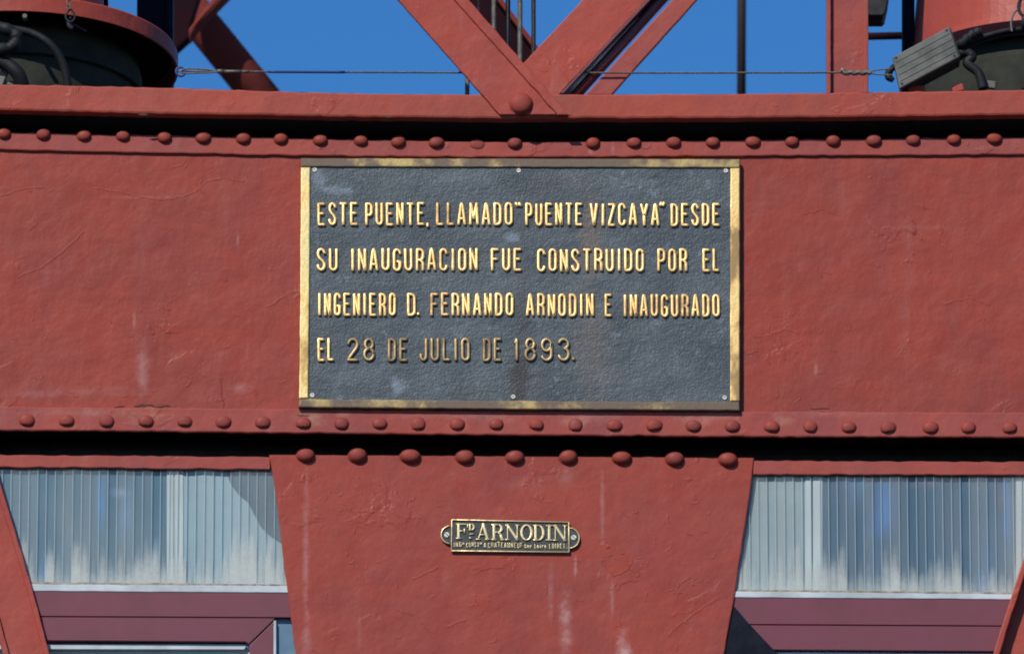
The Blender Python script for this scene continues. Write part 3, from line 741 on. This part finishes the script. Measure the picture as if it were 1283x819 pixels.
obj('clamp', bm, steel_rope, sc_t, True)
bm = bmesh.new()
tube(bm, smooth_path([W(1056+i*5, 91.4+(.8 if i % 2 else -.6), Y_C-.004) for i in range(8)]), 0.0062, 8); box(bm, W(1056, 88, Y_C-.006), (.012, .008, .01), None, .002)
obj('clamp', bm, steel_rope, sc_t, True)
for k, ys in enumerate(((91, 88, 86.2), (91.5, 93.2, 94.2))):
    bm = bmesh.new(); tube(bm, smooth_path([W(1088, ys[0], Y_C), W(1098, ys[1], Y_C), W(1118, ys[2], Y_C)]), 0.002, 6); obj('strand', bm, steel_rope, sc_t, True)
bm = bmesh.new()
tube(bm, smooth_path([W(x, y, Y_C) for x, y in ((226.5, 84.5), (222, 86), (220.5, 90), (223, 94.5), (228, 95.5), (231.5, 92), (230, 87), (226.5, 84.5))]), 0.0030, 8); obj('eye_ring', bm, blue_sleeve, sc_t, True)

# ---------------------------------------------------------------- floodlights on red housings
def eye(bm, px, py, Y, r, t, rot=0):
    pts = [W(px, py, Y)+Vector((math.cos(a)*r, math.sin(rot)*math.sin(a)*r, math.sin(a)*r)) for a in [2*math.pi*k/14 for k in range(15)]]
    tube(bm, pts, t, 6)

fl = thing('floodlight', 'big round floodlight under a wide red rim, at the upper left', 'floodlight')
c = W(20, 88, 0.46); rd = 0.415
bm = bmesh.new(); lathe(bm, [(rd-.012, .044), (rd, .044), (rd+.002, .040), (rd+.002, 0.0), (rd-.004, 0.0), (rd-.010, .036), (rd-.014, .036)], c, 96)
obj('rim', bm, red, fl, False)
bm = bmesh.new(); lathe(bm, [(.02, .042), (.402, .042), (.402, .034), (.02, .034)], c, 64); obj('rim_disc', bm, red_deep, fl)  # shade under the rim put into the disc's dark colour
bm = bmesh.new(); lathe(bm, [(.222, .046), (.222, .9), (.03, .9), (.03, .046)], c, 64); obj('housing', bm, red, fl, False)
bm = bmesh.new(); lathe(bm, [(.31, .035), (.325, -.03), (.305, -.30), (.25, -.42), (.05, -.42), (.05, .035)], c, 64); obj('drum', bm, lamp_grey, fl, True)
bm = bmesh.new(); lathe(bm, [(.315, -.06), (.333, -.065), (.333, -.080), (.315, -.085)], c, 64); obj('drum_band', bm, lamp_grey, fl)
for px, py in ((31, 21),):
    bm = bmesh.new(); q = W(px, py, 0.040)
    tube(bm, [q+Vector((0, -.006, 0)), q+Vector((0, .02, 0))], .006, 10); obj('bolt', bm, box_grey, fl)
hz = thing('power_hose', 'black rubber hose curving over the left floodlight', 'hose')
bm = bmesh.new(); tube(bm, smooth_path([W(x, y, Y) for x, y, Y in ((-60, 20, .0), (-20, 28, .0), (12, 36, .0), (40, 42, .0), (62, 55, .0), (76, 74, .01), (83, 95, .02), (86, 118, .03))]), 0.0105, 12)
obj('hose', bm, rubber, hz, True)
bm = bmesh.new(); tube(bm, smooth_path([W(-20, 28, -.02), W(5, 36, -.02), W(20, 44, -.02), W(18, 56, -.02), W(4, 62, -.02), W(-20, 60, -.02)]), [0.016+.0018*math.sin(k*1.1) for k in range(31)], 10)
obj('tape_wrap', bm, rubber, hz, True)
bm = bmesh.new(); tube(bm, smooth_path([W(-40, 80, .0), W(0, 78, .0), (W(22, 92, .0)), W(30, 115, .02)]), 0.018, 10); obj('lower_hose', bm, rubber, hz, True)
cl = tag(obj('lamp_clamp', (lambda bm: (box(bm, W(2, 100, .02), (.018, .02, .05), Matrix.Rotation(R(20), 3, 'Y'), .002), box(bm, W(27, 100, .04), (.010, .02, .05), Matrix.Rotation(R(-6), 3, 'Y'), .002), box(bm, W(13, 106, .03), (.07, .02, .014), None, .002), bm)[-1])(bmesh.new()), box_grey), 'small grey clamp at the foot of the left floodlight', 'clamp')
hk = thing('hook_chain', 'small dark hook and chain hanging over the red rim at upper left', 'chain')
bm = bmesh.new()
for k in range(10): eye(bm, 88-.2*k, -44+6*k, -.012+.002*(k % 2), .006, .0016, 1.2*(k % 2))
obj('chain', bm, steel_rope, hk, True)
bm = bmesh.new()
tube(bm, smooth_path([W(x, y, -.01) for x, y in ((88, 12), (83, 18), (83, 24), (88, 28), (93, 24), (93, 18), (89, 12))]), .0026, 8)
tube(bm, smooth_path([W(x, y, Y) for x, y, Y in ((88, 22, -.01), (90, 30, .01), (97, 34, .03), (108, 40, .05))]), .003, 8)
tube(bm, smooth_path([W(x, y, .03) for x, y in ((86, 26), (87, 33), (91, 36))]), .006, 8)
obj('hook', bm, black_steel, hk, True)

fr = thing('floodlight', 'round floodlight behind the tilted grey box, at the upper right', 'floodlight')
c2 = W(1310, 118, 0.46)
bm = bmesh.new(); lathe(bm, [(.36, .06), (.375, .06), (.377, .05), (.377, .03), (.37, .03), (.365, .05)], c2, 96); obj('rim', bm, red_deep, fr)
bm = bmesh.new(); lathe(bm, [(.03, .062), (.352, .062), (.345, .09), (.325, 0.30), (.322, 1.0), (.03, 1.0)], c2, 96); obj('housing', bm, red, fr, False)
bm = bmesh.new(); lathe(bm, [(.33, .028), (.34, -.02), (.33, -.3), (.05, -.35), (.05, .028)], c2, 64); obj('drum', bm, lamp_grey, fr, True)
bm = bmesh.new(); box(bm, W(1236, 106, .03), (.045, .012, .02), Matrix.Rotation(R(8), 3, 'Y'), .002)
obj('bracket', bm, box_grey, fr)
bm = bmesh.new(); box(bm, W(1148, 114, .03), (.045, .03, .02), None, .003); obj('foot', bm, red, fr); bm = bmesh.new(); box(bm, W(1200, 113, .03), (.03, .03, .02), Matrix.Rotation(R(-15), 3, 'Y'), .003); obj('foot', bm, red, fr)

jb = thing('junction_box', 'tilted weathered grey junction box with ribbed lid, upper right on the beam', 'junction box')
Yj = -0.03
q = [(1118.5, 71.5), (1189.4, 33.3), (1201.7, 71.5), (1127.3, 111.0)]
bm = bmesh.new(); prism(bm, q, Yj, 0.012, .003); obj('lid', bm, box_grey, jb)
bq = [(1120.5, 72.5), (1190, 35), (1202, 71), (1128.5, 110.0)]
bm = bmesh.new(); prism(bm, [(x+1.2, y-.4) for x, y in bq], Yj+.0125, 0.075, .002); obj('box_body', bm, simple('dark_grey_box_side', (.06, .06, .055), .6), jb)
for k in range(1, 5):
    t = k/5
    a = lerp2(q[0], q[3], t); b = lerp2(q[1], q[2], t)
    a, b = lerp2(a, b, .03), lerp2(a, b, .97)
    bm = bmesh.new(); stroke(bm, [a, lerp2(a, b, .5), b], .0010, .0012, None, Yj); obj('lid_rib', bm, box_grey, jb, True)
for u, v in ((.05, .08), (.94, .07), (.94, .9), (.05, .9)):
    p = lerp2(lerp2(q[0], q[3], v), lerp2(q[1], q[2], v), u)
    screw(p[0], p[1], Yj, .0035, jb, steel_dark)
bm = bmesh.new(); tube(bm, smooth_path([W(1121, 84, .0), W(1116, 88, .0), W(1112, 95, .0), W(1119, 101, .0)]), [.0085+.0012*math.sin(k) for k in range(19)], 10); obj('gland', bm, rubber, jb, True)
bm = bmesh.new(); rr = [0.013+.0016*math.sin(k*1.3) for k in range(25)]
tube(bm, smooth_path([W(1196, 58, .01), W(1205, 55, .0), W(1213, 48, .0), W(1222, 42, .0), W(1229, 40, .0)]), rr, 12)
obj('tape_wrap', bm, rubber, jb, True)
ch_ = thing('power_cable', 'black cable looping right from the tilted grey junction box', 'cable')
for k, dy in enumerate((0, 5.5)):
    bm = bmesh.new(); tube(bm, smooth_path([W(x, y+dy, .01+.012*k) for x, y in ((1206, 58), (1222, 50), (1244, 43), (1266, 38), (1290, 37), (1330, 40))]), 0.0072-.001*k, 10); obj('cable', bm, rubber, ch_, True)
bm = bmesh.new(); tube(bm, smooth_path([W(x, y, .012) for x, y in ((1200, 68), (1212, 66), (1218, 72), (1212, 80), (1226, 92), (1232, 112))]), .0125, 10); obj('cable_tail', bm, rubber, ch_, True)
lw = thing('wire_loop', 'thin wire loop and dark shackle hanging by the right floodlight', 'wire')
bm = bmesh.new(); tube(bm, smooth_path([W(x, y, -.01) for x, y in ((1268, 40), (1267, 28), (1271, 16), (1278, 8), (1279, -20), (1280, -60))]), .0028, 8); obj('wire', bm, box_grey, lw, True)
bm = bmesh.new(); tube(bm, smooth_path([W(x, y, -.01) for x, y in ((1283, -8), (1277, 4), (1277, 14), (1283, 20), (1290, 12), (1288, 0), (1283, -8))]), .0045, 8); tube(bm, [W(1283, 18, -.01), W(1282, 36, 0)], .0055, 8); obj('shackle', bm, black_steel, lw, True)

# ---------------------------------------------------------------- posts and far members above the chord
def top_tag(o, l, c): return tag(o, l, c)
po = thing('post', 'broad dark blue-black post behind the left floodlight', 'post')
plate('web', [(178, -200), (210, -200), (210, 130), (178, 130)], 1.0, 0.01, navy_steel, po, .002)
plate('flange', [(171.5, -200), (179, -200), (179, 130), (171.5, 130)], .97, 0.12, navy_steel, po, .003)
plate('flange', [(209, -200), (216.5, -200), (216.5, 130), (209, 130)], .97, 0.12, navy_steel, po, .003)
po = thing('conduit', 'narrow dark vertical pipe right of the left floodlight housing', 'pipe')
bm = bmesh.new(); tube(bm, [W(132.5, -200, .75), W(132.5, 60, .75)], .0065, 12); obj('pipe', bm, navy_steel, po, True)
po = thing('post', 'red channel post standing on the beam left of the tilted grey box', 'post')
plate('web', [(1041, -200), (1083, -200), (1083, 125), (1041, 125)], .10, .01, red_strip, po, .002, 9, .1)
plate('flange', [(1035.5, -200), (1041, -200), (1041, 125), (1035.5, 125)], .085, .05, red_strip, po, .002, 9, .1)
plate('flange', [(1082, -200), (1088, -200), (1088, 125), (1082, 125)], .085, .05, red_strip, po, .002, 9, .1)
bm = bmesh.new(); tube(bm, [W(930, -240, 5), W(928.8, 150, 5)], .0135, 14)
pp = obj('pole', bm, simple('brown_black_pole_paint', (.035, .02, .02), .6), None, True); tag(pp, 'thin blurred dark pole against the sky, right of the diagonal braces', 'pole')
po = thing('post', 'black angle post just left of the right floodlight housing', 'post')
plate('web', [(1130.5, -200), (1146, -200), (1146, 125), (1130.5, 125)], .42, .012, navy_steel, po, .002)
plate('flange', [(1130.5, -200), (1134, -200), (1134, 125), (1130.5, 125)], .40, .05, navy_steel, po, .001)
bm = bmesh.new(); tube(bm, [W(1060, 46.5, 2.2), W(1150, 44.5, 2.2)], .0105, 12)
tag(obj('rail', bm, red_deep, None, True), 'short blurred dark horizontal rail between the red channel post and the black post', 'rail')
bm = bmesh.new(); prism(bm, [(1060, -40), (1118, -40), (1113, 0), (1109, 17), (1106, 19.5), (1060, 19.5)], .5, .08, .004)
tag(obj('bracket', bm, black_steel), 'black bracket at the top edge beside the red channel post', 'bracket')
po = thing('truss_member', 'thick dark red member rising to the right behind the dark post at upper left', 'truss member')
plate('web', [(262, -40), (330, -110), (420, -200), (300, -200), (213, -60), (200, 0), (180, 50), (180, 100), (205, 76), (238, 46.5), (236, 40)], 4.2, .05, red_deep, po, .006)  # shade over this member is put into its near-black colour
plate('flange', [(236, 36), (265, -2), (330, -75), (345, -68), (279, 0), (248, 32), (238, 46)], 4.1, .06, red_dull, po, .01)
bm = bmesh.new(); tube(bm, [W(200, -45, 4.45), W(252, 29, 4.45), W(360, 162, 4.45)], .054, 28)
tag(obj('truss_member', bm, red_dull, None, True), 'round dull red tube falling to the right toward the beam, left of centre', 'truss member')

# ---------------------------------------------------------------- side diagonals below the girder
dl = thing('lower_diagonal', 'red diagonal member crossing the bottom left corner before the window', 'diagonal member')
Le = [(-40, 480), (-12, 560), (0, 604), (20, 668), (42, 743), (62, 819), (76, 880)]
w1 = 50
plate('face', Le+[(x-54, y+4) for x, y in reversed(Le)], 0.038, .006, red, dl, .002, 9, .15)
plate('lip', Le+[(x-6.5, y+1) for x, y in reversed(Le)], 0.026, .0115, red, dl, .002, 9, .2)
plate('lip', [(x-50, y+3) for x, y in Le]+[(x-57, y+5) for x, y in reversed(Le)], 0.026, .0115, red, dl, .002, 9, .2)
dr = thing('lower_diagonal', 'red diagonal member with raised lip at the bottom right corner', 'diagonal member')
Re = [(1330, 560), (1302, 640), (1283, 698), (1270, 738), (1257, 778), (1244, 820), (1226, 880)]
plate('face', Re+[(x+60, y+4) for x, y in reversed(Re)], 0.036, .008, red, dr, .002, 9, .15)
plate('lip', Re+[(x+7.5, y+1) for x, y in reversed(Re)], 0.004, .0315, red, dr, .003, 9, .25)

# ---------------------------------------------------------------- window band behind
SH = 0.0475
def skin_mat(name, bot_py):
    m = M(name)
    # milky plastic: more dust towards the foot of each cell
    z0 = W(600, bot_py, SH).z
    sep = m.n('ShaderNodeSeparateXYZ'); m.l(m.pos, sep.inputs[0])
    cellx = m.math('FLOOR', m.math('DIVIDE', sep.outputs[0], CELL))
    wn = m.n('ShaderNodeTexWhiteNoise', noise_dimensions='1D'); m.l(cellx, wn.inputs['W'])
    n1 = m.noise(9, 4, .6, stretch=(1, 1, .5))
    hgt = m.math('ADD', m.math('MULTIPLY', wn.outputs[0], .085), m.math('MULTIPLY', m.math('SUBTRACT', n1, .5), .22))
    zz = m.math('SUBTRACT', sep.outputs[2], z0)
    rel = m.math('SUBTRACT', zz, hgt)
    fr_ = m.math('FRACT', m.math('DIVIDE', sep.outputs[0], CELL))
    peak = m.math('MULTIPLY', m.math('ABSOLUTE', m.math('SUBTRACT', fr_, .5)), .055)
    rel = m.math('ADD', rel, peak)
    dust = m.ramp(rel, .070, -.060, 0, .46)
    wn2 = m.n('ShaderNodeTexWhiteNoise', noise_dimensions='1D'); m.l(m.math('ADD', cellx, 71.3), wn2.inputs['W'])
    dust = m.math('ADD', dust, m.math('MULTIPLY', wn2.outputs[0], .07))
    soft = m.ramp(m.noise(3.2, 4, .5, stretch=(1.0, 1, .35), loc=(2, 0, 0)), .40, .75, .0, .09)
    fr = m.noise(120, 3, .5)
    a = m.math('ADD', dust, soft, True)
    a = m.math('MULTIPLY', a, m.ramp(fr, .3, .7, .88, 1.0))
    dif = m.b; m.set((0.62, 0.64, 0.58), 0.35, 0.0, m.bump(fr, .0004, .4), .5)
    tr = m.n('ShaderNodeBsdfTransparent'); tr.inputs[0].default_value = (.96, .985, 1, 1)
    mx = m.n('ShaderNodeMixShader'); m.l(a, mx.inputs[0]); m.l(tr.outputs[0], mx.inputs[1]); m.l(dif.outputs[0], mx.inputs[2])
    m.l(mx.outputs[0], m.out.inputs[0]); return m.m
CELL = 11.0*0.002
def rib_mat():
    m = M('clear_plastic_rib'); m.set((.50, .60, .62), .4, 0, None, .4)
    tr = m.n('ShaderNodeBsdfTransparent'); tr.inputs[0].default_value = (.95, .98, 1, 1)
    mx = m.n('ShaderNodeMixShader'); mx.inputs[0].default_value = .32; m.l(tr.outputs[0], mx.inputs[1]); m.l(m.b.outputs[0], mx.inputs[2]); m.l(mx.outputs[0], m.out.inputs[0]); return m.m
rib_m = rib_mat()
sealant_m = simple('dirty_sealant', (.34, .31, .23), .8, var=.5, nscale=60, col2=(.14, .13, .10))
def back_blue(name, c1, c2, c3, blobs):  # blobs put soft blue highlights and other tints into the colour
    m = M(name)
    a = m.noise(3.0, 4, .55, stretch=(1.6, 1, .45)); b = m.noise(5, 3, .5, stretch=(1.3, 1, .6), loc=(5, 0, 2))
    c = m.mix(m.ramp(a, .35, .7), c1, c2); c = m.mix(m.ramp(b, .58, .75, 0, .8), c, c3)
    for (px, py, rx, ry, st, cc) in blobs:
        c = m.mix(m.math('MULTIPLY', blob(m, px, py, rx, ry, SH, -0.3, m.math('MULTIPLY', m.math('SUBTRACT', m.noise(14, 3, .5), .5), .8)), st), c, cc)
    return m.set(c, .35, 0, None, .5)
inner_l = back_blue('blue_inner_sheet', (.055, .118, .150), (.078, .145, .180), (.06, .17, .33), ((126, 630, 9, 90, .85, (.07, .24, .50)), (158, 640, 14, 60, .7, (.10, .25, .42)), (150, 615, 20, 12, .6, (.30, .40, .48)), (40, 650, 30, 90, .3, (.09, .17, .20)), (195, 700, 12, 40, .5, (.26, .33, .36))))
inner_r = back_blue('slate_blue_inner_sheet', (.055, .095, .125), (.085, .130, .16), (.07, .15, .29), ((1108, 635, 20, 60, .8, (.08, .21, .46)), (1075, 600, 22, 30, .4, (.12, .24, .36)), (1160, 602, 34, 14, .6, (.22, .15, .17)), (1252, 625, 16, 24, .5, (.20, .12, .15)), (1262, 640, 7, 90, .7, (.08, .22, .48)), (1190, 660, 40, 70, .4, (.075, .11, .14))))

def window(name, label, x0, x1, ybl, ybr, wl, wr, r1, r2, mull, panels, skin_name, inner):
    """translucent sheet over a maroon frame; heights given at the left and right ends"""
    t = thing(name, label, 'window', 'windows under the girder')
    f = lambda a, b: (lambda x: a+(b-a)*(x-x0)/(x1-x0))
    yb = f(ybl, ybr); wb = f(wl, wr); g1 = f(*r1); g2 = f(*r2)
    sm = skin_mat(skin_name, (ybl+ybr)/2)
    bm = bmesh.new(); prism(bm, [(x0, 581), (x1, 581), (x1, yb(x1)+2), (x0, yb(x0)+2)], SH, .0008, 0); s = obj('translucent_sheet', bm, sm, t)
    # ribs of the twin-wall sheet, one mesh shared
    rm = None
    a = W(x0, 650, SH).x; b = W(x1, 650, SH).x
    k = math.ceil(a/CELL); cnt = 0
    zt = W((x0+x1)/2, 581, SH).z; zb = W((x0+x1)/2, (ybl+ybr)/2+1, SH).z
    while k*CELL < b:
        if rm is None:
            bb = bmesh.new(); box(bb, Vector((0, 0, 0)), (.0022, .0046, zt-zb)); rm = bpy.data.meshes.new('rib'); bb.to_mesh(rm); bb.free(); rm.materials.append(rib_m)
        o = link('rib', rm, None, t); o.location = (k*CELL+random.gauss(0, .0004), SH+.0034, (zt+zb)/2); k += 1
    # inner sheets
    for (pa, pb, mt) in panels:
        plate('inner_sheet', [(pa, 581), (pb, 581), (pb, yb(pb)+4), (pa, yb(pa)+4)], SH+.0085, .004, mt, t, 0)
    for (ma, mb) in mull:
        plate('mullion', [(ma, 581), (mb, 581), (mb, yb(mb)+2), (ma, yb(ma)+2)], SH+.0063, .0018, pale_board, t, .0004)
    plate('sill_strip', [(x0, yb(x0)), ((x0+x1)/2, (yb(x0)+yb(x1))/2+.4), (x1, yb(x1)), (x1, wb(x1)), (x0, wb(x0))], SH-.006, .02, white_al, t, .002, 12, .12)
    pts = []
    xs = [x0+(x1-x0)*i/160 for i in range(161)]
    seal = [(x, yb(x)-1.6-abs(random.gauss(0, .5))) for x in xs]+[(x, yb(x)+.5) for x in reversed(xs)]
    plate('sealant', seal, SH-.002, .0015, sealant_m, t, 0)
    plate('upper_rail', [(x0, wb(x0)+.3), (x1, wb(x1)+.3), (x1, g1(x1)-.5), (x0, g1(x0)-.5)], SH-.004, .03, maroon, t, .0015)
    return t, g1, g2
tl, g1, g2 = window('window', 'left window of ribbed translucent sheet over a maroon frame', -380, 420, 727, 734, 737, 742.5, (769.5, 773.8), (799, 804),
    [(209, 217), (219.5, 229.5)], [(-380, 209.5, inner_l), (209.5, 420, simple('pale_inner_board', (.27, .34, .345), .6, var=.2, nscale=5))], 'milky_sheet_left', inner_l)
# lower sash, left: mitred corner
plate('sash_rail', [(-380, g1(-380)+.5), (345, g1(345)+.5), (312, 806), (308, g2(308)), (-380, g2(-380))], SH-.002, .03, maroon, tl, .0015)
plate('sash_stile', [(345.5, 775.5), (345.5, 900), (312.5, 900), (312.5, 808)], SH-.001, .03, maroon, tl, .0015)
plate('pane_edge', [(-380, 806), (300, 806.5), (309.5, 807.5), (306, 813), (-380, 812)], SH+.008, .02, white_al, tl, .001)
plate('pane_edge', [(342.8, 777), (346, 777), (346, 900), (342.8, 900)], SH-.003, .01, white_al, tl, .0005)
plate('pane', [(-380, 811), (348, 811), (348, 900), (-380, 900)], SH+.02, .005, simple('frosted_lower_pane', (.42, .47, .45), .4, var=.2, nscale=6), tl, 0)
plate('pane', [(346, 775), (430, 776), (430, 900), (346, 900)], SH+.01, .005, pane_blue, tl, 0)
for k, xx in enumerate(range(-20, 309, 14)): pass
# added dark shape standing in for the curved shade on the left sheet
dm = bmesh.new()
curve = [(283, 581), (284, 592), (289, 606), (299, 619), (311, 629), (319, 645), (328, 661), (340, 672), (356, 682), (380, 690), (400, 690), (400, 581)]
prism(dm, curve, SH+.0072, .0010, 0)
tag(obj('curved_shade', dm, simple('dark_blue_grey_shade', (.075, .115, .14), .6, var=.2, nscale=5)), 'dark curved shape standing for shade at the right end of the left window', 'shade_shape')

tr_, g1, g2 = window('window', 'right window of ribbed translucent sheet over a maroon frame', 860, 1640, 739.5, 747, 747.5, 753, (781.5, 786), (812.5, 818),
    [(1009, 1016.5), (1018.5, 1030.5), (1273, 1280), (1282, 1291)], [(860, 1009.5, simple('pale_grey_inner_board', (.30, .345, .33), .6, var=.2, nscale=5)), (1009.5, 1640, inner_r)], 'milky_sheet_right', inner_r)
plate('sash_rail', [(860, g1(860)+.5), (1640, g1(1640)+.5), (1640, g2(1640)), (860, g2(860))], SH-.002, .03, maroon, tr_, .0015)
plate('pane_edge', [(860, 815.5), (1640, 820), (1640, 826), (860, 822)], SH+.008, .02, white_al, tr_, .001)
plate('pane', [(860, 822), (1640, 826), (1640, 900), (860, 900)], SH+.02, .005, pane_blue, tr_, 0)
# added dark sheet standing in for the shadow below right of the gusset
o = plate('shadow_plate', [(880, 735), (899, 735), (921, 760), (937, 779), (952, 795), (978, 822), (1010, 860), (880, 860)], 0.0425, .002, navy_steel, None, .001, 9, .1)
tag(o, 'black sheet shaped as the shadow beside the lower right edge of the broad gusset', 'bracket')
